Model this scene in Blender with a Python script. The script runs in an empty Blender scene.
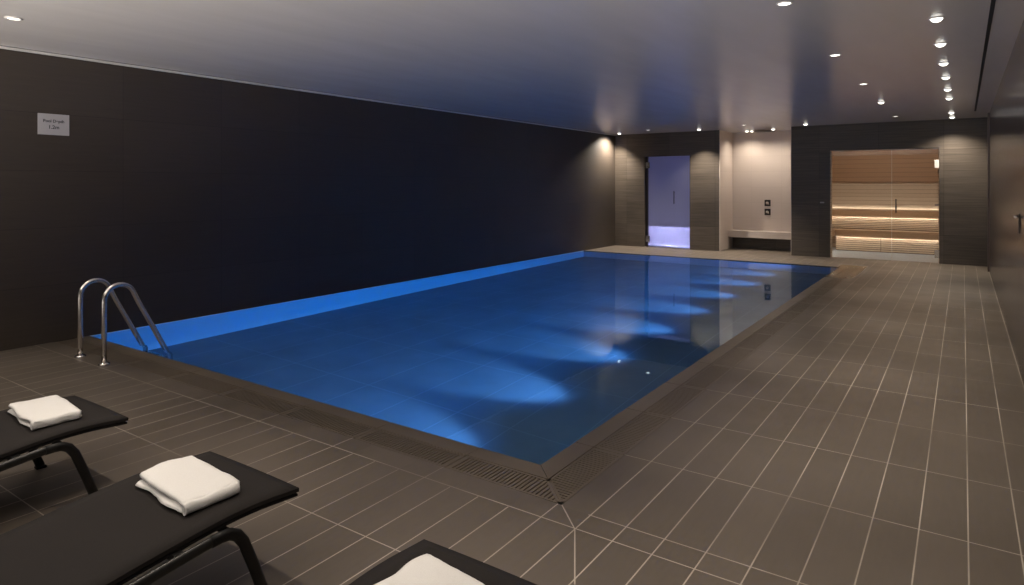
import bpy, bmesh, math, random
from mathutils import Vector, Matrix
random.seed(7)
S = bpy.context.scene
COL = S.collection
PI = math.pi

# ------------------------------------------------------------------ room measures (metres)
H = 3.03            # ceiling
WR = 8.297          # right wall
B = 13.156          # back wall
WP, L = 5.83, 11.35  # pool width / length (pool touches the left wall x=0)
D = 1.2             # pool depth
C1, C2, C3 = 0.135, 0.345, 0.517   # coping / grate / outer border offsets
FRONT = -4.4  # near end left open so the added world fill comes in

# ------------------------------------------------------------------ helpers
class MB:
    def __init__(self): self.bm = bmesh.new()
    def box(self, x0, x1, y0, y1, z0, z1, bev=0.0, seg=2):
        vs = [self.bm.verts.new((x, y, z)) for z in (z0, z1) for y in (y0, y1) for x in (x0, x1)]
        fs = [self.bm.faces.new([vs[i] for i in f]) for f in
              ((0, 2, 3, 1), (4, 5, 7, 6), (0, 1, 5, 4), (2, 6, 7, 3), (0, 4, 6, 2), (1, 3, 7, 5))]
        if bev:
            es = list({e for f in fs for e in f.edges})
            bmesh.ops.bevel(self.bm, geom=es, offset=bev, segments=seg, affect='EDGES', profile=0.5)
        return self
    def poly_prism(self, pts, z0, z1):
        a = [self.bm.verts.new((p[0], p[1], z0)) for p in pts]
        b = [self.bm.verts.new((p[0], p[1], z1)) for p in pts]
        n = len(pts)
        self.bm.faces.new(a[::-1]); self.bm.faces.new(b)
        for i in range(n):
            self.bm.faces.new((a[i], a[(i + 1) % n], b[(i + 1) % n], b[i]))
        return self
    def tube(self, path, r, n=12, cap=True, flat=None):
        path = [Vector(p) for p in path]
        rings = []
        up = None
        for i, p in enumerate(path):
            if i == 0: t = path[1] - p
            elif i == len(path) - 1: t = p - path[i - 1]
            else: t = (path[i + 1] - p).normalized() + (p - path[i - 1]).normalized()
            t.normalize()
            if up is None:
                up = Vector((1, 0, 0)) if abs(t.x) < 0.9 else Vector((0, 0, 1))
            u = (up - t * up.dot(t)).normalized(); v = t.cross(u); up = u
            ru, rv = (r, r) if flat is None else flat
            rings.append([self.bm.verts.new(p + u * (ru * math.cos(2 * PI * k / n)) + v * (rv * math.sin(2 * PI * k / n))) for k in range(n)])
        for a, b in zip(rings, rings[1:]):
            for k in range(n):
                self.bm.faces.new((a[k], a[(k + 1) % n], b[(k + 1) % n], b[k])).smooth = True
        if cap:
            self.bm.faces.new(rings[0][::-1]); self.bm.faces.new(rings[-1])
        return self
    def lathe(self, prof, c, n=28, axis='z'):
        c = Vector(c); rings = []
        for r, h in prof:
            ring = []
            for k in range(n):
                a = 2 * PI * k / n
                if axis == 'z': q = Vector((r * math.cos(a), r * math.sin(a), h))
                elif axis == 'y': q = Vector((r * math.cos(a), h, r * math.sin(a)))
                else: q = Vector((h, r * math.cos(a), r * math.sin(a)))
                ring.append(self.bm.verts.new(c + q))
            rings.append(ring)
        for a, b in zip(rings, rings[1:]):
            for k in range(n):
                self.bm.faces.new((a[k], a[(k + 1) % n], b[(k + 1) % n], b[k])).smooth = True
        if prof[0][0] > 1e-5: self.bm.faces.new(rings[0])
        if prof[-1][0] > 1e-5: self.bm.faces.new(rings[-1])
        return self
    def build(self, name, mat, parent=None, smooth=False):
        bmesh.ops.remove_doubles(self.bm, verts=self.bm.verts, dist=1e-6)
        bmesh.ops.recalc_face_normals(self.bm, faces=self.bm.faces)
        me = bpy.data.meshes.new(name)
        self.bm.to_mesh(me); self.bm.free()
        if smooth:
            for p in me.polygons: p.use_smooth = True
        me.materials.append(mat)
        o = bpy.data.objects.new(name, me); COL.objects.link(o)
        if parent: o.parent = parent
        return o

def tag(o, label=None, cat=None, group=None, kind=None):
    if label: o['label'] = label
    if cat: o['category'] = cat
    if group: o['group'] = group
    if kind: o['kind'] = kind
    return o

def struct(o, label, cat):
    return tag(o, label, cat, None, 'structure')

def empty(name, loc, label, cat, group=None, rz=0.0):
    o = bpy.data.objects.new(name, None); COL.objects.link(o)
    o.location = loc; o.rotation_euler = (0, 0, rz); o.empty_display_size = 0.1
    return tag(o, label, cat, group)

def copy_tree(o, parent=None):
    c = o.copy(); COL.objects.link(c)
    if parent: c.parent = parent
    for ch in [x for x in bpy.data.objects if x.parent == o]:
        copy_tree(ch, c)
    return c

# ------------------------------------------------------------------ materials
class N:
    """small node-graph helper"""
    def __init__(self, name):
        self.m = bpy.data.materials.new(name); self.m.use_nodes = True
        self.t = self.m.node_tree; self.t.nodes.clear()
        self.out = self.t.nodes.new('ShaderNodeOutputMaterial')
    def n(self, typ, **kw):
        x = self.t.nodes.new(typ)
        for k, v in kw.items(): setattr(x, k, v)
        return x
    def lk(self, a, b): self.t.links.new(a, b)
    def set(self, sock, v):
        if isinstance(v, (int, float, tuple, list)): sock.default_value = v
        else: self.lk(v, sock)
    def math(self, op, a, b=0.0, c=None, clamp=False):
        x = self.n('ShaderNodeMath', operation=op, use_clamp=clamp)
        self.set(x.inputs[0], a); self.set(x.inputs[1], b)
        if c is not None: self.set(x.inputs[2], c)
        return x.outputs[0]
    def pos(self):
        g = self.n('ShaderNodeNewGeometry'); s = self.n('ShaderNodeSeparateXYZ')
        self.lk(g.outputs['Position'], s.inputs[0])
        return g.outputs['Position'], s.outputs[0], s.outputs[1], s.outputs[2]
    def line(self, c, org, pitch, hw):
        """1 on a joint of half width hw repeating every pitch"""
        f = self.math('FRACT', self.math('DIVIDE', self.math('SUBTRACT', c, org), pitch))
        d = self.math('ABSOLUTE', self.math('SUBTRACT', f, 0.5))
        return self.math('GREATER_THAN', d, 0.5 - hw / pitch)
    def cell(self, c, org, pitch):
        return self.math('FLOOR', self.math('DIVIDE', self.math('SUBTRACT', c, org), pitch))
    def noise(self, vec, scale, detail=3, rough=0.5):
        x = self.n('ShaderNodeTexNoise'); x.inputs['Scale'].default_value = scale
        x.inputs['Detail'].default_value = detail; x.inputs['Roughness'].default_value = rough
        if vec is not None: self.lk(vec, x.inputs['Vector'])
        return x.outputs['Fac']
    def scale_vec(self, vec, s):
        x = self.n('ShaderNodeMapping'); x.inputs['Scale'].default_value = s
        self.lk(vec, x.inputs['Vector']); return x.outputs[0]
    def rng(self, v, a, b, c, d):
        x = self.n('ShaderNodeMapRange'); x.clamp = True
        self.set(x.inputs[0], v)
        for i, q in enumerate((a, b, c, d)): x.inputs[1 + i].default_value = q
        return x.outputs[0]
    def mix(self, f, a, b, mode='MIX'):
        x = self.n('ShaderNodeMix', data_type='RGBA', blend_type=mode)
        self.set(x.inputs[0], f)
        for s, v in ((x.inputs[6], a), (x.inputs[7], b)):
            if isinstance(v, tuple): s.default_value = (*v[:3], 1)
            else: self.lk(v, s)
        return x.outputs[2]
    def wn(self, *cs):
        c = self.n('ShaderNodeCombineXYZ')
        for i, q in enumerate(cs): self.set(c.inputs[i], q)
        w = self.n('ShaderNodeTexWhiteNoise'); self.lk(c.outputs[0], w.inputs[0])
        return w.outputs['Value']
    def bsdf(self, col, rough=0.5, metal=0.0, spec=0.5, bump=None, bstr=0.3, bdist=0.002, **kw):
        p = self.n('ShaderNodeBsdfPrincipled')
        if isinstance(col, tuple): p.inputs['Base Color'].default_value = (*col[:3], 1)
        else: self.lk(col, p.inputs['Base Color'])
        self.set(p.inputs['Roughness'], rough); self.set(p.inputs['Metallic'], metal)
        self.set(p.inputs['Specular IOR Level'], spec)
        for k, v in kw.items(): self.set(p.inputs[k.replace('_', ' ')], v)
        if bump is not None:
            b = self.n('ShaderNodeBump'); b.inputs['Strength'].default_value = bstr
            b.inputs['Distance'].default_value = bdist
            self.lk(bump, b.inputs['Height']); self.lk(b.outputs[0], p.inputs['Normal'])
        self.lk(p.outputs[0], self.out.inputs[0])
        return self.m

def simple(name, col, rough=0.5, metal=0.0, spec=0.5, nz=0.0, nscale=40, bstr=0.0):
    g = N(name); vec, x, y, z = g.pos()
    c = col
    if nz:
        f = g.noise(vec, nscale, 4)
        c = g.mix(g.rng(f, 0.3, 0.7, 0, 1), tuple(q * (1 - nz) for q in col), tuple(q * (1 + nz) for q in col))
    return g.bsdf(c, rough, metal, spec, bump=g.noise(vec, nscale * 6, 2) if bstr else None, bstr=bstr or 0.1)

TX, TY, OX, OY = 0.1942, 0.7755, 6.347, 0.418   # floor tile grid

TILE_A, TILE_B = (0.098, 0.080, 0.063), (0.134, 0.110, 0.088)
GROUT = (0.50, 0.44, 0.37)

def tile_colour(g, vec, ix, iy, grain='y'):
    r = g.wn(ix, iy, 3.0)
    sc = (14, 1.6, 1) if grain == 'y' else (1.6, 14, 1)
    fine = g.noise(g.scale_vec(vec, sc), 3.0, 5, 0.6)
    big = g.noise(vec, 1.3, 3)
    f = g.math('ADD', g.math('MULTIPLY', r, 0.45), g.math('MULTIPLY', fine, 0.55))
    c = g.mix(f, TILE_A, TILE_B)
    return c, big, fine

def wet_mask(g, vec, x, y):
    """damp stains straggling out from the overflow channel along the pool edge"""
    dx = g.math('SUBTRACT', x, WP + 0.1)
    dy = g.math('SUBTRACT', -0.1, y)
    d = g.math('MAXIMUM', dx, dy)
    near = g.rng(d, 0.1, 0.8, 1.0, 0.0)
    nz = g.noise(vec, 0.9, 2, 0.4)
    w = g.math('MULTIPLY', g.math('MULTIPLY', near, g.rng(nz, 0.44, 0.72, 0, 1)), g.math('LESS_THAN', y, L))
    # soaked strip at the far corner of the channel
    far = g.math('MULTIPLY', g.rng(y, 9.0, 10.3, 0, 1), g.math('MULTIPLY', g.rng(y, 11.7, 11.9, 1, 0),
          g.math('MULTIPLY', g.rng(x, WP - 0.05, WP, 0, 1), g.rng(x, WP + 0.42, WP + 0.5, 1, 0))))
    return g.math('MAXIMUM', g.math('MULTIPLY', w, 0.85), far, clamp=True), far

def floor_mat():
    g = N('deck_tiles'); vec, x, y, z = g.pos()
    hw = 0.0030
    jx = g.line(x, OX, TX, hw); jy = g.line(y, OY, TY, hw)
    # border course around the channel: no lengthwise joints inside it, one joint along its outside
    inb_near = g.math('GREATER_THAN', y, -C3 - 0.002)
    inb_right = g.math('LESS_THAN', x, OX - 0.01)
    inb_pool_y = g.math('LESS_THAN', y, L)
    band = g.math('MULTIPLY', g.math('MULTIPLY', inb_near, inb_right), inb_pool_y)
    jx = g.math('MULTIPLY', jx, g.math('SUBTRACT', 1.0, band))
    near_band = g.math('MULTIPLY', band, g.math('LESS_THAN', y, -C2 + 0.01))
    jyb = g.math('MULTIPLY', jy, g.math('SUBTRACT', 1.0, near_band))
    edge = g.math('LESS_THAN', g.math('ABSOLUTE', g.math('ADD', y, C3 - 0.006)), hw)
    jxb = g.math('MULTIPLY', near_band, g.line(x, OX - TX, TX * 4, hw))
    # oblique cut joint at the outer corner
    def seg(ax, ay, bx, by):
        ll = math.hypot(bx - ax, by - ay); nx, ny = -(by - ay) / ll, (bx - ax) / ll
        dd = g.math('ABSOLUTE', g.math('ADD', g.math('MULTIPLY', g.math('SUBTRACT', x, ax), nx), g.math('MULTIPLY', g.math('SUBTRACT', y, ay), ny)))
        tt = g.math('ADD', g.math('MULTIPLY', g.math('SUBTRACT', x, ax), -ny * -1 if False else (bx - ax) / ll), g.math('MULTIPLY', g.math('SUBTRACT', y, ay), (by - ay) / ll))
        ok = g.math('MULTIPLY', g.math('GREATER_THAN', tt, 0), g.math('LESS_THAN', tt, ll))
        return g.math('MULTIPLY', g.math('LESS_THAN', dd, hw), ok)
    ob = g.math('MAXIMUM', seg(WP + C2, -C2, OX, -C3), seg(OX, -C3, 6.56, -0.90))
    j = g.math('MAXIMUM', g.math('MAXIMUM', jx, jyb), g.math('MAXIMUM', g.math('MAXIMUM', edge, jxb), ob))
    ix, iy = g.cell(x, OX, TX), g.cell(y, OY, TY)
    c, big, fine = tile_colour(g, vec, ix, iy)
    # joints are dirtier here and there
    gc = g.mix(g.rng(g.noise(vec, 0.9, 3), 0.35, 0.65, 0, 1), (0.22, 0.185, 0.15), GROUT)
    col = g.mix(j, c, gc)
    wet, soak = wet_mask(g, vec, x, y)
    col = g.mix(g.math('MULTIPLY', wet, 0.6), col, (0.03, 0.024, 0.018))
    rough = g.math('SUBTRACT', g.rng(big, 0.3, 0.7, 0.36, 0.46), g.math('MULTIPLY', soak, 0.28))
    bump = g.math('SUBTRACT', g.math('MULTIPLY', fine, 0.12), g.math('MULTIPLY', j, 0.6))
    return g.bsdf(col, rough, 0, 0.5, bump=bump, bstr=0.25, bdist=0.0015)

def border_mat(name, k=1.0):
    g = N(name); vec, x, y, z = g.pos()
    c, big, fine = tile_colour(g, vec, g.cell(x, OX, TY), g.cell(y, OY, TY))
    c = g.mix(0.6, c, (0.150 * k, 0.118 * k, 0.086 * k))
    wet, soak = wet_mask(g, vec, x, y)
    c = g.mix(g.math('MULTIPLY', wet, 0.4), c, (0.03, 0.024, 0.018))
    rough = g.math('SUBTRACT', 0.42, g.math('MULTIPLY', soak, 0.3))
    return g.bsdf(c, rough, 0, 0.5, bump=fine, bstr=0.1, bdist=0.001)

def wall_tile_mat(name, axis, ca, cb, joint, rough=0.5, pw=1.2, ph=0.6, grain=(1.2, 26), spec=0.4, hw=0.0022, gmix=0.6):
    g = N(name); vec, x, y, z = g.pos()
    u = y if axis == 'y' else x
    row = g.cell(z, 0.0, ph)
    uo = g.math('ADD', u, g.math('MULTIPLY', g.math('MODULO', row, 2.0), pw * 0.0))
    j = g.math('MAXIMUM', g.line(uo, 0.35, pw, hw), g.line(z, 0.0, ph, hw))
    r = g.wn(g.cell(uo, 0.35, pw), row, 1.0)
    cv = g.n('ShaderNodeCombineXYZ'); g.lk(u, cv.inputs[0]); g.lk(z, cv.inputs[1])
    gr = g.noise(g.scale_vec(cv.outputs[0], (grain[0], grain[1], 1)), 1.6, 5, 0.65)
    big = g.noise(vec, 0.8, 3)
    f = g.math('ADD', g.math('MULTIPLY', r, 0.3), g.math('ADD', g.math('MULTIPLY', g.rng(gr, 0.25, 0.75, 0, 1), gmix), g.math('MULTIPLY', big, 0.2)), clamp=True)
    c = g.mix(f, ca, cb); c = g.mix(j, c, joint)
    bump = g.math('SUBTRACT', g.math('MULTIPLY', gr, 0.4), g.math('MULTIPLY', j, 0.8))
    return g.bsdf(c, rough, 0, spec, bump=bump, bstr=0.18, bdist=0.0015)

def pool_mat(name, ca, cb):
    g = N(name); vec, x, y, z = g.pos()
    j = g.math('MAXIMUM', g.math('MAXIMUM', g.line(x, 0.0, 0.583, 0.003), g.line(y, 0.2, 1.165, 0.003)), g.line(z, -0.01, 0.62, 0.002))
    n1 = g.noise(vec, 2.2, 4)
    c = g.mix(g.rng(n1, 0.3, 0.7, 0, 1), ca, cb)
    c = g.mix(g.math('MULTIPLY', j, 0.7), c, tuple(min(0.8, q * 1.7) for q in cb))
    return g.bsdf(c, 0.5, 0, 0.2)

def water_mat():
    g = N('water')
    gl = g.n('ShaderNodeBsdfGlass'); gl.inputs['IOR'].default_value = 1.33
    gl.inputs['Roughness'].default_value = 0.0
    gl.inputs['Color'].default_value = (0.80, 0.95, 1, 1)
    vec, x, y, z = g.pos()
    b = g.n('ShaderNodeBump'); b.inputs['Strength'].default_value = 0.012; b.inputs['Distance'].default_value = 0.01
    g.lk(g.noise(g.scale_vec(vec, (1.2, 5, 1)), 2.0, 2), b.inputs['Height']); g.lk(b.outputs[0], gl.inputs['Normal'])
    g.lk(gl.outputs[0], g.out.inputs[0])
    return g.m

def clear_glass(name, tint=(0.93, 0.95, 0.95), refl=1.0):
    g = N(name)
    tr = g.n('ShaderNodeBsdfTransparent'); tr.inputs[0].default_value = (*tint, 1)
    gl = g.n('ShaderNodeBsdfGlossy'); gl.inputs['Roughness'].default_value = 0.02
    fr = g.n('ShaderNodeFresnel'); fr.inputs[0].default_value = 1.45
    mx = g.n('ShaderNodeMixShader'); g.lk(g.math('MULTIPLY', fr.outputs[0], refl), mx.inputs[0])
    g.lk(tr.outputs[0], mx.inputs[1]); g.lk(gl.outputs[0], mx.inputs[2]); g.lk(mx.outputs[0], g.out.inputs[0])
    return g.m

def frosted_glass():
    g = N('frosted_glass')
    tl = g.n('ShaderNodeBsdfTranslucent'); tl.inputs[0].default_value = (0.80, 0.82, 0.9, 1)
    df = g.n('ShaderNodeBsdfDiffuse'); df.inputs[0].default_value = (0.20, 0.2, 0.24, 1)
    tr = g.n('ShaderNodeBsdfTransparent'); tr.inputs[0].default_value = (0.9, 0.9, 1, 1)
    gl = g.n('ShaderNodeBsdfGlossy'); gl.inputs['Roughness'].default_value = 0.12
    m1 = g.n('ShaderNodeMixShader'); m1.inputs[0].default_value = 0.25
    g.lk(tl.outputs[0], m1.inputs[1]); g.lk(df.outputs[0], m1.inputs[2])
    m2 = g.n('ShaderNodeMixShader'); m2.inputs[0].default_value = 0.35
    g.lk(m1.outputs[0], m2.inputs[1]); g.lk(tr.outputs[0], m2.inputs[2])
    fr = g.n('ShaderNodeFresnel'); fr.inputs[0].default_value = 1.45
    m3 = g.n('ShaderNodeMixShader'); g.lk(fr.outputs[0], m3.inputs[0])
    g.lk(m2.outputs[0], m3.inputs[1]); g.lk(gl.outputs[0], m3.inputs[2])
    g.lk(m3.outputs[0], g.out.inputs[0])
    return g.m

def emit(name, col, s):
    g = N(name); e = g.n('ShaderNodeEmission'); e.inputs[0].default_value = (*col, 1); e.inputs[1].default_value = s
    g.lk(e.outputs[0], g.out.inputs[0]); return g.m

def wood_mat(name, ca, cb, axis='x', plank=0.095, rough=0.55, joint=0.003):
    g = N(name); vec, x, y, z = g.pos()
    row = g.cell(z, 0.02, plank)
    r = g.wn(row, 2.0, 5.0)
    u = x if axis == 'x' else y
    cv = g.n('ShaderNodeCombineXYZ'); g.lk(g.math('ADD', u, g.math('MULTIPLY', r, 13.0)), cv.inputs[0]); g.lk(z, cv.inputs[1]); g.lk(row, cv.inputs[2])
    gr = g.noise(g.scale_vec(cv.outputs[0], (1.0, 30, 1)), 1.5, 5, 0.6)
    f = g.math('ADD', g.math('MULTIPLY', r, 0.55), g.math('MULTIPLY', g.rng(gr, 0.25, 0.75, 0, 1), 0.5), clamp=True)
    c = g.mix(f, ca, cb)
    j = g.line(z, 0.02, plank, joint)
    c = g.mix(j, c, tuple(q * 0.25 for q in ca))
    return g.bsdf(c, rough, 0, 0.35, bump=g.math('SUBTRACT', g.math('MULTIPLY', gr, 0.2), j), bstr=0.25, bdist=0.003)

def ceiling_mat():
    g = N('satin_ceiling'); vec, x, y, z = g.pos()
    n1 = g.noise(g.scale_vec(vec, (5, 1.0, 1)), 0.8, 3)
    c = g.mix(g.rng(n1, 0.3, 0.7, 0, 1), (0.60, 0.565, 0.53), (0.64, 0.605, 0.57))
    return g.bsdf(c, 0.23, 0, 0.8)

def right_wall_mat():
    g = N('lacquered_brown_panel'); vec, x, y, z = g.pos()
    cv = g.n('ShaderNodeCombineXYZ'); g.lk(y, cv.inputs[0]); g.lk(z, cv.inputs[1])
    gr = g.noise(g.scale_vec(cv.outputs[0], (9, 0.35, 1)), 2.0, 4, 0.6)
    c = g.mix(g.rng(gr, 0.3, 0.7, 0, 1), (0.050, 0.041, 0.038), (0.085, 0.069, 0.063))
    c = g.mix(g.line(y, 1.4, 2.2, 0.003), c, (0.01, 0.008, 0.007))
    return g.bsdf(c, g.rng(gr, 0.3, 0.7, 0.16, 0.24), 0, 0.5, bump=gr, bstr=0.06, bdist=0.002)

def fabric_mat(name, ca, cb, scale=900, rough=0.85):
    g = N(name)
    t = g.n('ShaderNodeTexCoord')
    w = g.noise(t.outputs['Object'], scale / 6, 2); b = g.noise(t.outputs['Object'], 5, 3)
    c = g.mix(g.math('ADD', g.math('MULTIPLY', w, 0.6), g.math('MULTIPLY', b, 0.4)), ca, cb)
    return g.bsdf(c, rough, 0, 0.25, bump=w, bstr=0.25, bdist=0.001)

def towel_mat():
    g = N('white_terry'); t = g.n('ShaderNodeTexCoord')
    w = g.noise(t.outputs['Object'], 320, 3, 0.7); b = g.noise(t.outputs['Object'], 30, 3)
    c = g.mix(w, (0.70, 0.68, 0.65), (0.88, 0.87, 0.85))
    return g.bsdf(c, 0.95, 0, 0.1, bump=g.math('ADD', w, g.math('MULTIPLY', b, 1.5)), bstr=0.55, bdist=0.003)

M = dict(
    floor=floor_mat(), coping=border_mat('coping_stone', 1.0), grate=border_mat('grate_ceramic', 0.9),
    wall_left=wall_tile_mat('dark_wall_tile', 'y', (0.040, 0.032, 0.026), (0.058, 0.046, 0.037), (0.026, 0.021, 0.018), rough=0.5, spec=0.35),
    wall_back=wall_tile_mat('brown_wall_tile', 'x', (0.026, 0.021, 0.017), (0.115, 0.094, 0.075), (0.022, 0.018, 0.015), rough=0.45, pw=1.2, ph=0.6, grain=(0.7, 22), gmix=0.75),
    recess=wall_tile_mat('pale_wall_tile', 'x', (0.50, 0.43, 0.385), (0.56, 0.485, 0.435), (0.40, 0.34, 0.31), rough=0.45, pw=0.75, ph=0.4, gmix=0.4, hw=0.0015),
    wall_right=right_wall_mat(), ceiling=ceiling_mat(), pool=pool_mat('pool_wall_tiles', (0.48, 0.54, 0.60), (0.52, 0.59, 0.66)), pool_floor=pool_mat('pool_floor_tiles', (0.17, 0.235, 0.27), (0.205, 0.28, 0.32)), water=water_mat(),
    chrome=simple('brushed_steel', (0.70, 0.66, 0.62), 0.22, 1.0),
    dark_metal=simple('dark_bronze_metal', (0.05, 0.045, 0.042), 0.3, 0.8),
    black=simple('black_void', (0.006, 0.006, 0.006), 0.8),
    white=simple('white_paint', (0.62, 0.59, 0.56), 0.5, nz=0.03),
    trim_brown=simple('bronze_trim', (0.13, 0.10, 0.09), 0.35, 0.4),
    sign=simple('white_acrylic', (0.40, 0.38, 0.38), 0.35, nz=0.02),
    ink=simple('black_ink', (0.02, 0.02, 0.02), 0.6),
    frame=simple('black_powder_coat', (0.006, 0.0055, 0.0055), 0.45, 0.0, 0.3),
    rail=simple('black_anodised_rail', (0.012, 0.0115, 0.011), 0.38, 0.0, 0.4),
    mattress=fabric_mat('charcoal_sling_fabric', (0.013, 0.0108, 0.0100), (0.023, 0.019, 0.0175)),
    sling=fabric_mat('black_under_fabric', (0.008, 0.007, 0.007), (0.014, 0.012, 0.012)),
    towel=towel_mat(), glass=clear_glass('clear_glass', refl=0.45), frosted=frosted_glass(),
    wood_up=wood_mat('aspen_panel_dark', (0.27, 0.145, 0.075), (0.38, 0.215, 0.118), plank=0.115),
    wood=wood_mat('aspen_planks', (0.44, 0.325, 0.235), (0.56, 0.43, 0.32), plank=0.095),
    slat=wood_mat('aspen_slats', (0.44, 0.325, 0.235), (0.56, 0.43, 0.32), plank=0.2, joint=0.0001),
    seat=wood_mat('aspen_seat', (0.36, 0.215, 0.12), (0.46, 0.29, 0.17), plank=0.4, joint=0.0001),
    riser_back=simple('dark_wood_backing', (0.10, 0.06, 0.035), 0.7),
    sauna_floor=simple('grey_sauna_floor', (0.30, 0.33, 0.38), 0.35, nz=0.1, nscale=6),
    led=emit('warm_led', (1.0, 0.88, 0.72), 32.0),
    led_soft=emit('soft_warm_led', (1.0, 0.90, 0.76), 11.0),
    lens=emit('downlight_lens', (1.0, 0.95, 0.86), 3.2),
    lens_dim=emit('downlight_lens_dim', (1.0, 0.95, 0.88), 5.0),
    steam=simple('steam_room_tile', (0.55, 0.53, 0.6), 0.6, nz=0.05, nscale=3),
)

# ------------------------------------------------------------------ setting
# floor slab: the deck around the pool, leaving out pool, coping and channel
f = MB()
f.box(0, WR, FRONT, -C2, -0.15, 0)
f.box(WP + C2, WR, -C2, B + 0.15, -0.15, 0)
f.box(0, WP + C2, L + C1, B + 0.15, -0.15, 0)
f.box(2.859, 4.55, B + 0.15, 14.25, -0.15, 0)
struct(f.build('floor', M['floor']), 'grey-brown long tiled deck floor with pale grout around the pool', 'floor')

# channel under the grates
f = MB()
f.box(-0.06, 0.0, -C2 - 0.02, -0.1, -0.15, -0.001)
f.poly_prism([(0, -C2), (WP + C2, -C2), (WP + C1, -C1), (0, -C1)], -0.15, -0.06)
f.poly_prism([(WP + C2, -C2), (WP + C2, L + C1), (WP + C1, L + C1), (WP + C1, -C1)], -0.15, -0.06)
struct(f.build('trim_1', M['black']), 'dark overflow channel under the drain grates around the pool', 'drain channel')

# coping stones with mitred corner, small joints between stones
def coping(name, runs, label):
    m = MB()
    for r in runs: m.poly_prism(r, -0.15, 0.0)
    return struct(m.build(name, M['coping']), label, 'pool coping')
g = 0.0022
runs = []; xs = [0.0] + [WP - 0.45 - TY * k for k in range(6, -1, -1)]
for a, b in zip(xs, xs[1:]): runs.append([(a + g, -C1 + g), (b - g, -C1 + g), (b - g, 0), (a + g, 0)])
runs.append([(xs[-1] + g, -C1 + g), (WP + C1 - 2.5 * g, -C1 + g), (WP - g, 0), (xs[-1] + g, 0)])
coping('trim_2', runs, 'brown stone coping along the near short edge of the pool')
runs = []; ys = [OY + TY * k for k in range(0, 15)]
ys = [q for q in ys if q < L - 0.1] + [L + C1]
runs.append([(WP + C1 - g, -C1 + 2.5 * g), (WP + C1 - g, ys[0] - g), (WP, ys[0] - g), (WP, g)])
for a, b in zip(ys, ys[1:]): runs.append([(WP, a + g), (WP + C1 - g, a + g), (WP + C1 - g, b - g), (WP, b - g)])
coping('trim_3', runs, 'brown stone coping along the long right edge of the pool')
coping('trim_4', [[(0, L), (WP - g, L), (WP - g, L + C1), (0, L + C1)]], 'brown stone coping along the far short edge of the pool')

# pool basin
p = MB()
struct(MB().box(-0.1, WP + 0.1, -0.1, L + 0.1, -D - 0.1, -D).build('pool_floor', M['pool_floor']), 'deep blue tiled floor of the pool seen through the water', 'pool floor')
p.box(-0.1, 0.0, -0.1, L + 0.1, -D, -0.0)
p.box(WP, WP + 0.1, 0, L, -D, -0.15)
p.box(0, WP + 0.1, -0.1, 0, -D, -0.15)
p.box(0, WP + 0.1, L, L + 0.1, -D, -0.15)
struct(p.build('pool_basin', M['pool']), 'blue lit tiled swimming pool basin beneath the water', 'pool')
w = MB()
vs = [w.bm.verts.new(q) for q in ((0.0005, 0.0005, -0.006), (WP - 0.0005, 0.0005, -0.006), (WP - 0.0005, L - 0.0005, -0.006), (0.0005, L - 0.0005, -0.006))]
w.bm.faces.new(vs)
wo = w.build('pool_water', M['water'])
if wo.data.polygons[0].normal.z < 0: wo.data.flip_normals()
tag(wo, 'still deep blue water filling the swimming pool', 'water', None, 'stuff')

# walls
struct(MB().box(-0.15, 0, FRONT, B + 0.15, 0, H).build('wall_left', M['wall_left']), 'very dark tiled wall along the left side of the pool', 'wall')
DX0, DX1, DH = 0.865, 2.10, 2.41
SX0, SX1, SH = 5.38, 7.47, 2.44
RX0, RX1, RB = 2.859, 4.55, 14.25
wb = MB(); T = 0.15
for a in ((0, DX0, 0, H), (DX0, DX1, DH, H), (DX1, RX0, 0, H), (RX1, SX0, 0, H), (SX0, SX1, SH, H), (SX1, WR, 0, H)):
    wb.box(a[0], a[1], B, B + T, a[2], a[3])
struct(wb.build('wall_back', M['wall_back']), 'brown tiled back wall with the door, shower niche and sauna openings', 'wall')
wr = MB(); wr.box(WR, WR + 0.15, FRONT, 12.18, 0, H)
struct(wr.build('wall_right', M['wall_right']), 'glossy dark brown panelled wall on the right', 'wall')
struct(MB().box(WR, WR + 0.15, 12.18, B + T, 0, H).build('wall_right_end', M['wall_back']), 'short brown wall piece between the right panelling and back wall', 'wall')
struct(MB().box(WR - 0.03, WR, 12.14, 12.20, 0, H, 0.004).build('trim_5', M['trim_brown']), 'slim reddish brown vertical trim at the far end of the right wall', 'trim')
# ceiling
struct(MB().box(-0.15, WR + 0.15, FRONT, RB + 0.1, H, H + 0.12).build('ceiling', M['ceiling']), 'satin off-white ceiling over the pool', 'ceiling')
struct(MB().box(0, 0.055, FRONT, B, H - 0.022, H - 0.0005, 0.003).build('trim_6', M['white']), 'narrow white cornice strip where ceiling meets the dark left wall', 'trim')
struct(MB().box(0.060, 0.066, FRONT, B, H - 0.004, H - 0.0003).build('trim_7', M['black']), 'thin black strip standing in for the shadow gap beside the white cornice strip', 'trim')  # groove shadow drawn as a black strip on the ceiling
struct(MB().box(8.053, 8.082, FRONT, 11.62, H - 0.004, H - 0.0003).build('trim_8', M['black']), 'thin black air slot in the ceiling along the right wall', 'ceiling slot')

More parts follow.
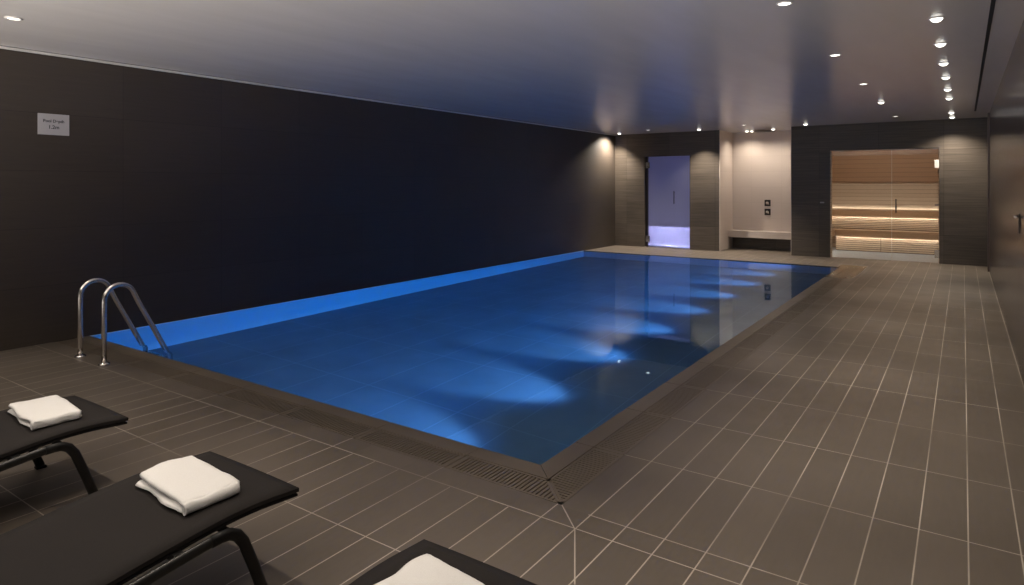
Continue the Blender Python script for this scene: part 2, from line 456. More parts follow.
# shower niche
rw = MB()
rw.box(RX0, RX1, RB, RB + 0.12, 0, H)
struct(rw.build('wall_recess_back', M['recess']), 'pale beige tiled back wall of the shower niche', 'wall')
struct(MB().box(RX0 - 0.12, RX0 + 0.012, B + T, RB + 0.12, 0, H).box(RX0, RX0 + 0.012, B, B + T, 0, H).build('wall_recess_left', M['recess']), 'pale beige tiled left side wall of the shower niche', 'wall')
struct(MB().box(RX1 - 0.012, RX1 + 0.12, B + T, RB + 0.12, 0, H).box(RX1 - 0.012, RX1, B, B + T, 0, H).build('wall_recess_right', M['recess']), 'pale beige tiled right side wall of the shower niche', 'wall')
BZ0, BZ1, BY = 0.31, 0.478, 13.865
o = MB().box(RX0 + 0.012, RX1 - 0.012, BY, RB, BZ0, BZ1, 0.004).build('shower_bench', M['recess'])
tag(o, 'pale beige tiled floating bench across the back of the shower niche', 'bench')
struct(MB().box(RX0 + 0.012, RX1 - 0.012, RB - 0.02, RB - 0.0005, 0, BZ0).build('recess_shade_sheet', M['wall_back']), 'dark sheet standing in for the shaded void below the shower bench', 'wall')  # shade under the bench put in as a dark sheet

# steam room behind the frosted door
sr = MB()
sr.box(0.3, 2.6, B + T, B + T + 0.001, DH, H)          # lintel lining
sr.box(0.3, 2.6, 14.9, 15.0, 0, 2.7)
sr.box(0.2, 0.3, B + T, 15.0, 0, 2.7)
sr.box(2.6, 2.7, B + T, 15.0, 0, 2.7)
sr.box(0.2, 2.7, B + T, 15.0, 2.7, 2.8)
sr.box(0.2, 2.7, B + T, 15.0, -0.1, 0.0)
sr.box(0.3, 2.6, 14.1, 14.9, 0, 0.47)
struct(sr.build('wall_steam_room', M['steam']), 'pale steam room walls lit violet blue behind the frosted door', 'wall')

# sauna cabin shell
sh = MB(); sy0, sy1 = B + T, 15.95
sx0, sx1 = 4.70, 7.95
sh.box(sx0, sx1, sy1, sy1 + 0.1, 0, 1.75)
struct(MB().box(sx0 - 0.1, sx0, sy0, sy1 + 0.1, 0, 2.6).build('wall_sauna_left', M['wood']), 'left wood planked side wall inside the sauna', 'wall')
struct(MB().box(sx1, sx1 + 0.1, sy0, sy1 + 0.1, 0, 2.6).build('wall_sauna_right', M['wood']), 'right wood planked side wall inside the sauna', 'wall')
struct(MB().box(sx0, SX0, sy0, sy0 + 0.02, 0, 2.6).box(SX1, sx1, sy0, sy0 + 0.02, 0, 2.6).build('wall_sauna_front', M['wood']), 'wood lined inner faces beside the sauna opening', 'wall')
struct(sh.build('wall_sauna', M['wood']), 'pale horizontal wood planking inside the sauna behind the benches', 'wall')
struct(MB().box(sx0, sx1, sy1 - 0.05, sy1 + 0.1, 1.75, 2.6).build('wall_sauna_upper', M['wood_up']), 'darker reddish wood panelling on the upper sauna wall', 'wall')
struct(MB().box(sx0 - 0.1, sx1 + 0.1, sy0, sy1 + 0.1, 2.6, 2.7).build('ceiling_sauna', M['wood_up']), 'wood ceiling inside the sauna', 'ceiling')
struct(MB().box(sx0, sx1, B + T, sy1, -0.15, 0.0).build('floor_sauna', M['sauna_floor']), 'plain grey floor inside the sauna', 'floor')
jb = MB(); jb.box(SX0, SX0 + 0.022, B + 0.005, B + T, 0, SH); jb.box(SX1 - 0.015, SX1, B + 0.06, B + T, 0, SH); jb.box(SX0, SX1, B + 0.06, B + T, SH - 0.015, SH)
struct(jb.build('trim_9', M['wood']), 'pale wooden lining of the sauna opening', 'trim')

# ------------------------------------------------------------------ doors and glazing
SEAM = 6.607
gy = B + 0.03
win = MB().box(SX0 + 0.022, SEAM - 0.004, gy, gy + 0.01, 0.005, SH - 0.01).build('window_1', M['glass'])
struct(win, 'fixed clear glass panel on the left of the sauna front', 'window')
edge_mat = simple('pale_glass_edge', (0.55, 0.52, 0.46), 0.25)
MB().box(SEAM - 0.010, SEAM - 0.0035, gy - 0.002, gy + 0.012, 0.005, SH - 0.01).build('glass_edge', edge_mat, win)
dr = MB().box(SEAM, SX1 - 0.008, gy, gy + 0.01, 0.012, SH - 0.012).build('door_2', M['glass'])
struct(dr, 'clear glass sauna door with a dark vertical bar handle', 'door')
MB().box(SEAM, SX1 - 0.008, gy - 0.002, gy + 0.012, SH - 0.022, SH - 0.010).build('top_edge', edge_mat, dr)
hd = MB()
hd.tube([(6.683, gy - 0.045, 1.05), (6.683, gy - 0.045, 1.35)], 0.014)
hd.tube([(6.683, gy, 1.10), (6.683, gy - 0.045, 1.10)], 0.009); hd.tube([(6.683, gy, 1.30), (6.683, gy - 0.045, 1.30)], 0.009)
tag(hd.build('door_handle', M['dark_metal'], dr), 'dark vertical bar handle')
for z, mt in ((2.10, M['white']), (0.20, M['chrome'])):
    hm = MB().box(7.385, 7.468, gy - 0.018, gy + 0.03, z - 0.085, z + 0.085, 0.006)
    hm.build('door_hinge', mt, dr)
hm = MB().box(7.39, 7.468, gy - 0.014, gy + 0.024, 1.215, 1.25, 0.004); hm.build('door_catch', M['trim_brown'], dr)

d1 = MB().box(0.955, DX1 - 0.012, B + 0.05, B + 0.062, 0.012, DH - 0.01).build('door_1', M['frosted'])
struct(d1, 'frosted glass steam room door glowing violet and white-blue', 'door')
MB().box(DX0, 0.94, B + 0.04, B + 0.10, 0, DH).build('door_frame', M['dark_metal'], d1)
MB().box(DX1 - 0.014, DX1 - 0.008, B + 0.045, B + 0.067, 0.012, DH - 0.01).build('glass_edge', edge_mat, d1)
hd = MB()
hd.tube([(1.68, B + 0.0, 1.16), (1.68, B + 0.0, 1.50)], 0.012)
hd.tube([(1.68, B + 0.05, 1.20), (1.68, B, 1.20)], 0.008); hd.tube([(1.68, B + 0.05, 1.46), (1.68, B, 1.46)], 0.008)
tag(hd.build('door_handle', M['dark_metal'], d1), 'slim dark bar handle')
for z in (2.18, 0.22):
    MB().box(0.885, 1.0, B + 0.02, B + 0.05, z - 0.08, z + 0.08, 0.005).build('door_hinge', M['chrome'], d1)

# flush lacquered door in the right panelling, with its lever handle
d3 = MB().box(WR - 0.006, WR - 0.0005, 3.05, 4.03, 0.012, 2.42).build('door_3', M['wall_right'])
struct(d3, 'flush glossy brown door in the right wall with a small dark lever handle', 'door')
hp = MB().box(WR - 0.016, WR - 0.0065, 3.93, 3.97, 1.23, 1.40, 0.003).build('door_handle', M['dark_metal'], d3)
MB().tube([(WR - 0.016, 3.95, 1.375), (WR - 0.04, 3.95, 1.375), (WR - 0.046, 3.93, 1.375), (WR - 0.046, 3.82, 1.375)], 0.010).build('lever', M['chrome'], hp)

# ------------------------------------------------------------------ drain grates
def grate(cx, cy, length, along, label, clip=None):
    """ceramic slotted grate panel, slats across the run; clip = mitre sign for the corner pieces"""
    wd = C2 - C1 - 0.006
    m = MB(); h = length / 2 - 0.002; q = wd / 2; e = 0.016
    mit = clip is not None
    def put(a0, a1, b0, b1, z0, z1):
        # a along the run, b across (b=-q outside the pool, b=+q pool side)
        if along == 'x': m.box(a0, a1, b0, b1, z0, z1)
        else: m.box(-b1, -b0, a0, a1, z0, z1)
    def end(b):   # run end at across position b for the mitred panel
        return h - (b + q) if along == 'x' else None
    n = int(length / 0.026); pitch = (2 * h) / n
    if not mit:
        put(-h, h, -q, -q + e, -0.03, 0); put(-h, h, q - e, q, -0.03, 0)
        for k in range(n + 1):
            a = -h + k * pitch; w2 = pitch * 0.70
            put(max(-h, a - w2 / 2 - (0.008 if k == n else 0)), min(h, a + w2 / 2 + (0.008 if k == 0 else 0)), -q + e, q - e, -0.026, -0.002)
    else:
        # trapezoid: the outer side is longer by wd at the corner end
        sgn = clip
        def prism(a0, a1, b0, b1, z0, z1):
            pts = [(a0, b0), (a1 if not callable(a1) else a1(b0), b0), (a1 if not callable(a1) else a1(b1), b1), (a0, b1)]
            if along == 'y': pts = [(-b, sgn * a) for a, b in pts]
            m.poly_prism(pts, z0, z1)
        endf = lambda b: h - (b + q)
        prism(-h, endf, -q, -q + e, -0.03, 0); prism(-h, endf, q - e, q, -0.03, 0)
        k = 0
        while -h + k * pitch < h - 2 * e - 0.01:
            a = -h + k * pitch; bm_ = min(q - e, h - a - q - 0.012)
            if bm_ > -q + e + 0.004: prism(max(-h, a - pitch * 0.35), a + pitch * 0.35 + (0.008 if k == 0 else 0), -q + e, bm_, -0.026, -0.002)
            k += 1
        # mitre bar
        pts = [(h, -q), (h - e * 1.4, -q), (h - 2 * q - e * 1.4, q), (h - 2 * q, q)]
        if along == 'y': pts = [(-b, sgn * a) for a, b in pts]
        m.poly_prism(pts, -0.03, 0)
    o = m.build('drain_grate', M['grate'])
    o.location = (cx, cy, -0.0005)
    return tag(o, label, 'drain grate', 'drain grates around the pool')
ORD = ['first', 'second', 'third', 'fourth', 'fifth', 'sixth', 'seventh', 'eighth', 'ninth', 'tenth', 'eleventh', 'twelfth', 'thirteenth', 'fourteenth', 'fifteenth', 'sixteenth']
my = -(C1 + C2) / 2; mx = WP + (C1 + C2) / 2
x_end = WP - 0.45
grate((x_end + WP + C2) / 2, my, WP + C2 - x_end - 0.004, 'x', 'brown mitred drain grate at the near pool corner, on the short side', clip=1)
k = 0; xb = x_end
while xb > 0.05:
    xa = max(0.003, xb - TY)
    grate((xa + xb) / 2, my, xb - xa, 'x', '%s straight brown slotted drain grate from the near corner along the short pool edge' % ORD[k])
    xb = xa if xa > 0.01 else 0; k += 1
grate(mx, (OY - C2) / 2, OY + C2 - 0.004, 'y', 'brown mitred drain grate at the near pool corner, on the long side', clip=-1)
ya = OY; k = 0
while ya < L + C1 - 0.05:
    yb = min(ya + TY, L + C1 - 0.003)
    grate(mx, (ya + yb) / 2, yb - ya, 'y', '%s straight brown slotted drain grate from the near corner along the long pool edge' % ORD[k])
    ya = yb; k += 1

# ------------------------------------------------------------------ pool ladder
lad = empty('pool_ladder', (1.125, -0.445, 0), 'polished steel pool ladder with two curved grab rails at the near left corner', 'ladder')
def arc(c, r, a0, a1, n):
    return [(c[0] + r * math.cos(math.radians(a0 + (a1 - a0) * i / n)), c[1] + r * math.sin(math.radians(a0 + (a1 - a0) * i / n))) for i in range(n + 1)]
for sx in (-0.244, 0.244):
    # (y, z) profile in the ladder frame: deck foot, upright, round top, slanting run into the water
    prof = [(0, 0.0), (0, 0.30), (0, 0.56)]
    prof += arc((0.135, 0.585), 0.135, 172, 28, 16)
    prof += [(0.30, 0.545), (0.44, 0.27), (0.575, 0.0), (0.60, -0.06), (0.61, -0.16), (0.61, -0.6), (0.61, -0.95)]
    rail = MB().tube([(sx, a, b) for a, b in prof], 0.0235, 16).build('grab_rail', M['chrome'], lad)
    MB().lathe([(0.024, 0.022), (0.034, 0.018), (0.047, 0.010), (0.050, 0.002), (0.050, 0.0)], (sx, 0, 0), 24).build('deck_flange', M['chrome'], lad)
for z in (-0.35, -0.65):
    MB().box(-0.22, 0.22, 0.57, 0.66, z - 0.012, z + 0.012, 0.006).build('tread', M['chrome'], lad)

# ------------------------------------------------------------------ sign
sg = empty('depth_sign', (0.0, -0.343, 2.288), 'small white rectangular pool depth sign on the dark left wall', 'sign')
MB().box(0.001, 0.008, -0.145, 0.145, -0.11, 0.11, 0.002).build('panel', M['sign'], sg)
def text(body, size, z, parent, mat):
    cu = bpy.data.curves.new('lettering', 'FONT'); cu.body = body; cu.size = size
    cu.align_x = 'CENTER'; cu.align_y = 'CENTER'; cu.extrude = 0.0004; cu.offset = 0.0011
    t = bpy.data.objects.new('tmp', cu); COL.objects.link(t)
    dg = bpy.context.evaluated_depsgraph_get(); dg.update()
    me = bpy.data.meshes.new_from_object(t.evaluated_get(dg))
    bpy.data.objects.remove(t); bpy.data.curves.remove(cu)
    o = bpy.data.objects.new('lettering', me); COL.objects.link(o)
    me.name = 'lettering'; me.materials.clear(); me.materials.append(mat)
    o.parent = parent
    # text x -> +y (reads rightwards seen from +x), text y -> z, normal -> +x
    o.matrix_local = Matrix(((0, 0, 1, 0.0086), (1, 0, 0, 0), (0, 1, 0, z), (0, 0, 0, 1)))
    return o
text('Pool Depth', 0.042, 0.034, sg, M['ink'])
text('1.2m', 0.052, -0.030, sg, M['ink'])

# ------------------------------------------------------------------ shower fittings
sv = empty('shower_valve', (3.758, RB, 1.08), 'dark chrome two-plate shower control on the pale niche wall', 'shower control')
for zc, lab in ((0.115, 'upper_plate'), (-0.115, 'lower_plate')):
    pl = MB().box(-0.075, 0.075, -0.014, 0.0, zc - 0.082, zc + 0.082, 0.006).build(lab, M['dark_metal'], sv)
    MB().lathe([(0.038, -0.014), (0.038, -0.045), (0.030, -0.055), (0.0, -0.055)], (0, 0, zc), 24, 'y').build('knob', M['chrome'], pl)
    MB().tube([(0, -0.05, zc), (0.05, -0.055, zc - 0.045)], 0.007).build('lever', M['chrome'], pl)
rh = empty('rain_shower_head', (3.80, 13.70, H), 'thin dark square rain shower head under the niche ceiling', 'shower head')
MB().box(-0.22, 0.22, -0.2, 0.2, -0.045, -0.032, 0.004).build('spray_plate', M['dark_metal'], rh)
MB().lathe([(0.03, -0.0005), (0.03, -0.034)], (0, 0, 0), 20).build('ceiling_mount', M['chrome'], rh)
sp = empty('switch_plate', (5.215, B, 1.252), 'small pale switch plate on the dark wall left of the sauna', 'switch')
MB().box(-0.045, 0.045, -0.008, -0.0005, -0.014, 0.014, 0.003).build('plate', M['sign'], sp)

# ------------------------------------------------------------------ sauna benches
def bench(name, label, y_front, y_back, z_top, z_low, x0, x1, riser_y, nslat, z_floor):
    r = empty(name, ((x0 + x1) / 2, y_front, z_floor), label, 'sauna bench', 'sauna benches')
    X0, X1 = x0 - (x0 + x1) / 2, x1 - (x0 + x1) / 2
    yb = y_back - y_front; zt = z_top - z_floor; zl = z_low - z_floor
    m = MB(); n = 5; w_ = yb / n
    for i in range(n): m.box(X0, X1, i * w_ + 0.004, (i + 1) * w_ - 0.004, zt - 0.03, zt, 0.003)
    m.build('seat', M['seat'], r)
    MB().box(X0, X1, 0.0, 0.028, zl, zt - 0.031, 0.003).build('fascia', M['seat'], r)
    ry = riser_y - y_front
    m = MB(); hh = zl - 0.03; ph = hh / nslat
    for i in range(nslat): m.box(X0, X1, ry, ry + 0.02, 0.012 + i * ph + 0.007, 0.012 + (i + 1) * ph - 0.007, 0.002)
    m.build('riser_slats', M['slat'], r)
    MB().box(X0, X1, ry + 0.021, ry + 0.035, 0.0, zl).build('riser_back', M['riser_back'], r)
    MB().box(X0, X1, 0.032, 0.048, zl + 0.004, zl + 0.018).build('led_strip', M['led'], r)
    MB().box(X0, X1, 0.0285, 0.06, zl + 0.019, zl + 0.03).build('led_holder', M['seat'], r)
    return r
low = bench('sauna_bench', 'lower wooden sauna bench with lit edge, nearer the floor', 14.98, 15.45, 0.53, 0.375, sx0 + 0.52, sx1, 15.09, 7, 0.0)
MB().box(-0.004, 0.004, 0.105, 0.111, 0.01, 0.35).build('riser_joint', M['black'], low).location = (6.22 - (sx0 + 0.52 + sx1) / 2, 0, 0)
bench('sauna_bench', 'upper wooden sauna bench with lit edge, at the back wall', 15.42, sy1, 1.01, 0.86, sx0, sx1, 15.51, 7, 0.53)
# side return of the lower bench along the left sauna wall
rb = empty('sauna_bench', (5.21, 14.2, 0), 'short return of the lower sauna bench along the left sauna wall', 'sauna bench', 'sauna benches')
m = MB()
for i in range(5): m.box(-0.5 + i * 0.1 + 0.004, -0.5 + (i + 1) * 0.1 - 0.004, -0.55, 1.2, 0.50, 0.53, 0.003)
m.build('seat', M['seat'], rb)
MB().box(-0.028, 0, -0.55, 0.775, 0.375, 0.499, 0.003).build('fascia', M['seat'], rb)
m = MB()
for i in range(7): m.box(-0.12, -0.10, -0.55, 0.88, 0.02 + i * 0.05, 0.06 + i * 0.05, 0.002)
m.build('riser_slats', M['slat'], rb)
MB().box(-0.048, -0.032, -0.55, 0.77, 0.379, 0.393).build('led_strip', M['led'], rb)
# lit headrest rail along the upper panel and LED behind the upper seat
hr = empty('headrest_rail', (6.3, sy1, 1.72), 'long thin wooden headrest rail under the darker sauna panelling', 'rail')
MB().box(-1.6, 1.62, -0.085, -0.051, 0.0, 0.035, 0.003).build('rail_board', M['wood_up'], hr)
MB().box(-1.6, 1.62, -0.050, -0.0005, 0.02, 0.0295).build('support_strip', M['wood'], hr)
bl = empty('light_strip', (6.3, sy1, 1.02), 'bright warm light strip along the back of the upper sauna bench', 'light strip')
MB().box(-1.6, 1.62, -0.035, -0.012, 0.0, 0.014).build('led_strip', M['led_soft'], bl)
MB().box(-1.6, 1.62, -0.050, -0.036, -0.009, 0.022, 0.002).build('cover_board', M['wood'], bl)

# ------------------------------------------------------------------ loungers
def mattress_z(y):
    """height of the sling top along the lounger, y measured from the foot end towards the head (negative)"""
    t = -y
    pts = [(0, 0.384), (0.12, 0.398), (0.24, 0.405), (0.38, 0.398), (0.58, 0.378), (0.80, 0.352), (1.05, 0.338), (1.22, 0.348), (1.5, 0.44), (1.93, 0.60)]
    for (a, za), (b, zb) in zip(pts, pts[1:]):
        if t <= b:
            s = (t - a) / (b - a); return za + (zb - za) * s
    return pts[-1][1]
def smooth_z(y, w=0.09):
    return sum(mattress_z(min(0, max(-1.93, y + d * w / 3))) for d in range(-3, 4)) / 7

def make_lounger():
    r = empty('sun_lounger', (0, 0, 0), '', 'sun lounger', 'sun loungers on the near deck')
    W2 = 0.333; n = 44; nx = 10
    def slab(name, mat, top, thick, hw, y0, y1, crown=0.004):
        m = MB(); top_v, bot_v = [], []
        for i in range(n + 1):
            y = y0 + (y1 - y0) * i / n; a, b = [], []
            for j in range(nx + 1):
                u = -1 + 2 * j / nx
                x = u * hw
                cr = crown * (1 - u * u)
                rnd = 0.006 if j in (0, nx) or i in (0, n) else 0
                z = smooth_z(y) + top + cr
                a.append(m.bm.verts.new((x, y, z - rnd))); b.append(m.bm.verts.new((x, y, z - thick)))
            top_v.append(a); bot_v.append(b)
        for i in range(n):
            for j in range(nx):
                m.bm.faces.new((top_v[i][j], top_v[i][j + 1], top_v[i + 1][j + 1], top_v[i + 1][j])).smooth = True
                m.bm.faces.new((bot_v[i][j], bot_v[i + 1][j], bot_v[i + 1][j + 1], bot_v[i][j + 1])).smooth = True
        for i in range(n):
            for j in (0, nx):
                m.bm.faces.new((top_v[i][j], top_v[i + 1][j], bot_v[i + 1][j], bot_v[i][j]))
        for j in range(nx):
            for i in (0, n):
                m.bm.faces.new((top_v[i][j], top_v[i][j + 1], bot_v[i][j + 1], bot_v[i][j]))
        return m.build(name, mat, r)
    slab('mattress', M['mattress'], 0.0, 0.022, W2, 0.0, -1.93)
    slab('sling', M['sling'], -0.024, 0.016, W2 - 0.004, -0.004, -1.92, 0.0)
    for sx in (-1, 1):
        x = sx * 0.350
        # flat oval side rail following the sling, carried by the legs
        pth = [(x, y, smooth_z(y) - 0.058) for y in [-0.36 - 0.05 * i for i in range(17)]]
        MB().tube(pth, 0.02, 12, flat=(0.014, 0.021)).build('side_rail', M['rail'], r)
        # front leg: bends down from the rail and splays forward; rear leg splays backward
        fl = [(x, -0.40, smooth_z(-0.40) - 0.058), (x, -0.36, smooth_z(-0.36) - 0.060), (x, -0.325, 0.335), (x, -0.295, 0.318), (x, -0.268, 0.28), (x, -0.222, 0.16), (x, -0.170, 0.012)]
        MB().tube(fl, 0.02, 12, flat=(0.017, 0.023)).build('leg', M['frame'], r)
        bl_ = [(x, -1.12, smooth_z(-1.12) - 0.064), (x, -1.20, 0.272), (x, -1.265, 0.24), (x, -1.31, 0.16), (x, -1.38, 0.012)]
        MB().tube(bl_, 0.02, 12, flat=(0.017, 0.023)).build('leg', M['frame'], r)
        for yy in (-0.170, -1.38):
            MB().box(x - 0.02, x + 0.02, yy - 0.026, yy + 0.026, 0.0, 0.014, 0.004).build('foot_pad', M['frame'], r)
        for yy in (-0.52, -0.98):
            z = smooth_z(yy)
            MB().box(x - sx * 0.05 - 0.03, x - sx * 0.05 + 0.05 if sx > 0 else x - sx * 0.05 + 0.03, yy - 0.018, yy + 0.018, z - 0.060, z - 0.034, 0.002).build('bracket', M['frame'], r)
        # pivoting back frame
        MB().tube([(x, -1.20, smooth_z(-1.2) - 0.07), (x, -1.5, smooth_z(-1.5) - 0.058), (x, -1.90, smooth_z(-1.90) - 0.058)], 0.013, 10).build('back_rail', M['frame'], r)
    for yy in (-0.32, -1.16):
        MB().tube([(-0.350, yy, smooth_z(yy) - 0.066), (0.350, yy, smooth_z(yy) - 0.066)], 0.014, 12).build('cross_bar', M['frame'], r)
    return r

def make_towel(seed):
    rnd = random.Random(seed)
    r = empty('folded_towel', (0, 0, 0), '', 'towel', 'folded white towels')
    LX, LY = 0.221, 0.121          # half sizes
    nx, ny = 30, 18
    layers = 3; th = 0.0172
    ph = [rnd.uniform(0, 6.28) for _ in range(8)]
    from mathutils import noise as mn
    m = MB()
    for k in range(layers):
        z0 = k * th
        ex = LX * (1 - 0.012 * (layers - 1 - k) * rnd.uniform(0.3, 1.0)); ey = LY
        ox, oy = rnd.uniform(-0.004, 0.004), rnd.uniform(-0.004, 0.004)
        up, dn = [], []
        for i in range(nx + 1):
            a, b = [], []
            for j in range(ny + 1):
                u, v = -1 + 2 * i / nx, -1 + 2 * j / ny
                d = min(1 - abs(u), (1 - abs(v)) * LY / LX) * LX
                rr = th * 0.62
                prof = math.sqrt(max(0, 1 - (1 - min(d / rr, 1)) ** 2))
                wob = 0.0035 * math.sin(5 * v + ph[k] + 2 * u) + 0.003 * math.sin(7 * u + ph[k + 3])
                x = ox + u * ex + wob * (abs(u) ** 3) * 1.6
                y = oy + v * ey + (0.006 * math.sin(5 * u + ph[k]) + (0.0, 0.024, 0.004)[k]) * (max(0, -v) ** 3)
                # corners rounded
                if abs(u) > 0.85 and abs(v) > 0.8:
                    x -= 0.010 * math.copysign(1, u) * ((abs(u) - 0.85) / 0.15) * ((abs(v) - 0.8) / 0.2)
                    y -= 0.010 * math.copysign(1, v) * ((abs(u) - 0.85) / 0.15) * ((abs(v) - 0.8) / 0.2)
                sag = 0.0035 * math.sin(3.1 * u + ph[6]) * math.cos(2.3 * v + ph[7]) * (k / (layers - 1))
                droop = -0.009 * (max(abs(u), abs(v)) ** 3) * (k / (layers - 1))
                mid = z0 + th * 0.5 + sag + droop
                hh = th * (0.50 if v > -0.6 else 0.50 - 0.10 * (-v - 0.6) / 0.4) * prof
                a.append(m.bm.verts.new((x, y, mid + hh))); b.append(m.bm.verts.new((x, y, max(0.0, mid - hh))))
            up.append(a); dn.append(b)
        for i in range(nx):
            for j in range(ny):
                m.bm.faces.new((up[i][j], up[i + 1][j], up[i + 1][j + 1], up[i][j + 1])).smooth = True
                m.bm.faces.new((dn[i][j], dn[i][j + 1], dn[i + 1][j + 1], dn[i + 1][j])).smooth = True
    bmesh.ops.remove_doubles(m.bm, verts=m.bm.verts, dist=1e-5)
    # outer fold wrapping round the short end
    pts = [(LX * 0.958, -LY * 0.95 + 2 * LY * 0.90 * i / 20, 1.36 * th + 0.0015 * math.sin(0.7 * i + ph[2])) for i in range(21)]
    m.tube(pts, 0.02, 14, flat=(0.015, 1.32 * th))
    off = Vector((seed * 3.1, 0, 0))
    for v in m.bm.verts:
        p = v.co.copy(); w = min(1.0, max(0.0, p.z / 0.012))
        v.co.z += w * (0.0045 * mn.noise(p * 11 + off) + 0.0016 * mn.noise(p * 45 + off))
        v.co.x += 0.005 * mn.noise(p * 17 + off * 2) + 0.0015 * mn.noise(p * 60 + off)
        v.co.y += 0.006 * mn.noise(p * 15 - off) + 0.0015 * mn.noise(p * 60 - off)
    m.build('towel_body', M['towel'], r)
    return r

FOOT_Y = -1.52
proto = make_lounger()
LX_ = [(5.255, 'charcoal sun lounger in the middle of the three at the lower left'),
       (3.795, 'charcoal sun lounger farthest left, nearest the pool ladder'),
       (6.622, 'charcoal sun lounger whose foot end just shows at the bottom edge')]
for i, (x, lab) in enumerate(LX_):
    o = proto if i == 0 else copy_tree(proto)
    o.location = (x, FOOT_Y, 0); o['label'] = lab
TW = [((5.258, -1.815), -4.0, 'folded white towel on the middle charcoal lounger'),
      ((3.785, -1.790), -5.0, 'folded white towel on the charcoal lounger nearest the pool ladder'),
      ((6.635, -1.80), -5.0, 'folded white towel on the lounger at the bottom edge')]
for i, ((x, y), rz, lab) in enumerate(TW):
    o = make_towel(11 + i)
    dz = (smooth_z(y - FOOT_Y + 0.1) - smooth_z(y - FOOT_Y - 0.1)) / 0.2
    o.location = (x, y, smooth_z(y - FOOT_Y) + 0.0045)
    o.rotation_euler = (math.atan(dz), 0, math.radians(rz)); o['label'] = lab

# ------------------------------------------------------------------ downlights
WARM = (1.0, 0.88, 0.73)
def lamp(name, loc, power, col=WARM, size=78, blend=0.7, aim=None, rad=0.03, parent=None):
    d = bpy.data.lights.new(name, 'SPOT'); d.energy = power; d.color = col
    d.spot_size = math.radians(size); d.spot_blend = blend; d.shadow_soft_size = rad
    o = bpy.data.objects.new(name, d); COL.objects.link(o)
    if parent: o.parent = parent
    o.location = loc
    if aim is not None:
        o.rotation_euler = Vector(aim).to_track_quat('-Z', 'Y').to_euler()
    return o

def downlight(x, y, label, power, bulb=True, size=78, blend=0.7, aim=None, dim=False, col=WARM):
    r = empty('downlight', (x, y, H), label, 'ceiling light', 'recessed ceiling downlights')
    MB().lathe([(0.062, -0.0003), (0.060, -0.006), (0.052, -0.008), (0.046, -0.004), (0.046, -0.0003)], (0, 0, 0), 28).build('trim_ring', M['white'], r)
    hgt = 0.034 if bulb else 0.006
    prof = [(0.045 * math.cos(a), -0.001 - hgt * math.sin(a)) for a in [PI / 2 * i / 6 for i in range(7)]]
    prof[-1] = (0.0, -0.001 - hgt)
    MB().lathe(prof, (0, 0, 0), 24).build('lens', M['lens_dim'] if dim else M['lens'], r)
    if power: lamp('lamp', (0, 0, -0.07), power, col, size, blend, aim, 0.03, r)
    return r

PR = 1.0
right_row = [3.17, 4.345, 5.577, 6.734, 7.994, 9.163, 11.663, 12.654]
names = ['nearest', 'second', 'third', 'fourth', 'fifth', 'sixth', 'seventh', 'farthest']
for y, nm in zip(right_row, names):
    downlight(7.70, y, '%s glaring round downlight of the row along the right side of the ceiling' % nm,
              (180 if y > 12 else 108), True, (130 if y > 12 else 62), 0.9)
mid_row = [1.989, 4.381, 6.784, 9.12, 11.883]
for y, nm in zip(mid_row, ['nearest', 'second', 'third', 'glaring fourth', 'farthest']):
    downlight(6.765, y, '%s downlight of the sparse ceiling row between pool edge and right row' % nm, 125, y == 9.12, 70, dim=(y != 9.12))
downlight(2.509, 12.66, 'glaring downlight on the ceiling right of the frosted door', 330, True, 100, 0.8)
downlight(0.36, 12.66, 'small downlight in the far left ceiling corner', 430, True, 132, 1.0, aim=(-0.38, -0.1, -1))
downlight(1.403, 12.109, 'dim downlight on the ceiling above the frosted door', 190, False, 80, dim=True)
downlight(1.415, -1.158, 'single oval downlight on the ceiling at upper left', 80, False, 70)
downlight(4.959, 12.615, 'bright downlight on the ceiling left of the sauna', 90, True, 60, aim=(0, -0.45, -1))
downlight(3.751, 12.079, 'dim downlight on the ceiling in front of the shower niche', 220, False, 80, dim=True)
downlight(3.36, 13.80, 'left one of the paired small downlights inside the shower niche', 55, True, 150, 1.0)
downlight(3.475, 13.85, 'right one of the paired small downlights inside the shower niche', 0, True)
downlight(4.05, 13.56, 'single small downlight right of the shower head in the niche', 65, True, 160, 1.0)

# downlights of the same rows that hang outside the picture, above and behind the camera
for x, y, pw in ((7.70, 1.98, 85), (7.70, 0.8, 85), (7.70, -0.4, 75), (6.765, -0.4, 70),
                 (3.75, -1.45, 95), (5.25, -1.45, 95), (6.8, -1.5, 80), (4.6, -2.5, 35)):
    lamp('lamp', (x, y, H - 0.07), pw, WARM, 64, 0.8)

# underwater lamps in the long right pool wall, shining across the pool
for y in (0.8, 2.2, 3.62, 5.04, 6.45, 7.87, 9.3, 10.7):
    lamp('pool_lamp', (WP - 0.05, y, -0.52), 260, (0.0, 0.225, 1.0), 86, 1.0, (-1, 0, 0.08), 0.06)
    lamp('pool_lamp', (WP - 0.05, y, -0.50), 330, (0.17, 0.43, 1.0), 32, 0.65, (-1, 0, -0.345), 0.05)

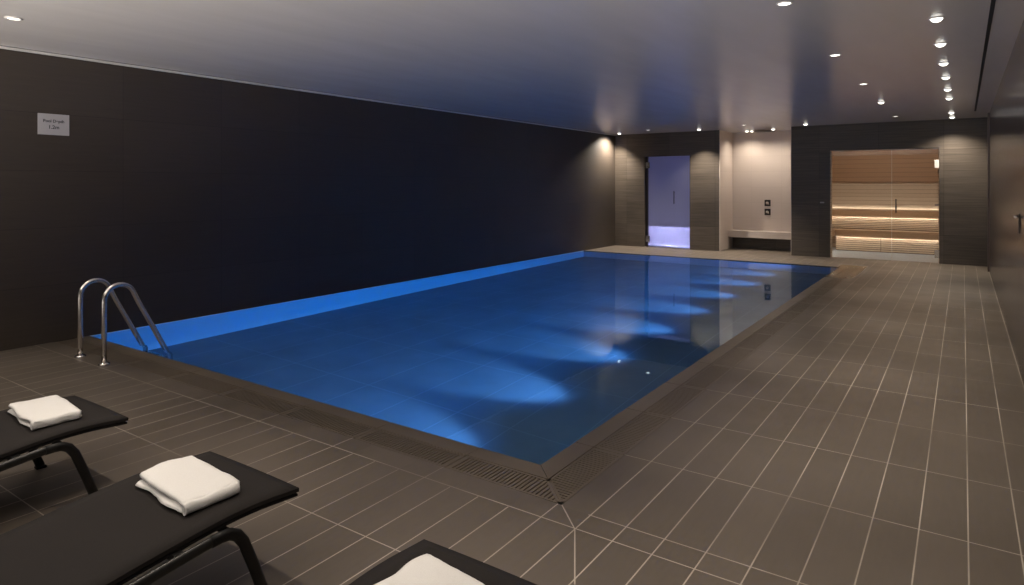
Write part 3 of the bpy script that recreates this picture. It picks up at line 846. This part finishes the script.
# steam room lamps
def area(name, loc, aim, sx, sy, power, col):
    d = bpy.data.lights.new(name, 'AREA'); d.shape = 'RECTANGLE'; d.size = sx; d.size_y = sy; d.energy = power; d.color = col
    o = bpy.data.objects.new(name, d); COL.objects.link(o); o.location = loc
    o.rotation_euler = Vector(aim).to_track_quat('-Z', 'Y').to_euler(); return o
area('steam_lamp', (1.5, 14.5, 2.65), (0, 0, -1), 1.6, 0.4, 4.2, (0.50, 0.52, 1.0))
o = area('steam_bench_lamp', (1.5, 13.42, 2.62), (0, 0.62, -2.3), 1.9, 0.06, 150, (0.62, 0.66, 1.0))
o.data.spread = math.radians(26)
# lamp under the sauna ceiling, above the opening
area('sauna_lamp', (6.3, 13.55, 2.57), (0, 0.75, -0.65), 2.6, 0.2, 42, (1.0, 0.86, 0.70))

# added world fill through the open end behind the camera, to brighten the ceiling
W = bpy.data.worlds.new('World'); S.world = W; W.use_nodes = True
wt = W.node_tree; bg = wt.nodes['Background']
tc = wt.nodes.new('ShaderNodeTexCoord'); sx_ = wt.nodes.new('ShaderNodeSeparateXYZ'); mr = wt.nodes.new('ShaderNodeMapRange')
mr.interpolation_type = 'SMOOTHSTEP'
wt.links.new(tc.outputs['Generated'], sx_.inputs[0]); wt.links.new(sx_.outputs[2], mr.inputs[0])
# fill is bright below the horizon to reach the ceiling, dim above it
for i_, v_ in enumerate((-0.02, -0.30, 0.08, 8.5)): mr.inputs[1 + i_].default_value = v_
wt.links.new(mr.outputs[0], bg.inputs[1]); bg.inputs[0].default_value = (1.0, 0.93, 0.86, 1)

# ------------------------------------------------------------------ camera
cam = bpy.data.cameras.new('camera'); co = bpy.data.objects.new('camera', cam); COL.objects.link(co)
co.location = (7.164 * 1.1, -2.9745 * 1.1, 1.65)
co.rotation_euler = (PI / 2, 0, 0.6036)
cam.sensor_fit = 'HORIZONTAL'; cam.sensor_width = 36.0
cam.lens = 36.0 * 654.13 / 1024
cam.shift_x = 0.0
cam.shift_y = -(292.5 - 185.2) / 1024
cam.clip_start = 0.05
S.camera = co

S.view_settings.view_transform = 'Standard'; S.view_settings.look = 'None'
S.view_settings.exposure = 0.0; S.view_settings.gamma = 1.0
S.view_settings.use_curve_mapping = False
cy = S.cycles
cy.use_denoising = True
cy.max_bounces = 10; cy.diffuse_bounces = 4; cy.glossy_bounces = 4; cy.transmission_bounces = 8; cy.transparent_max_bounces = 8
cy.sample_clamp_indirect = 4.0
cy.caustics_refractive = True; cy.caustics_reflective = True
cy.blur_glossy = 0.3
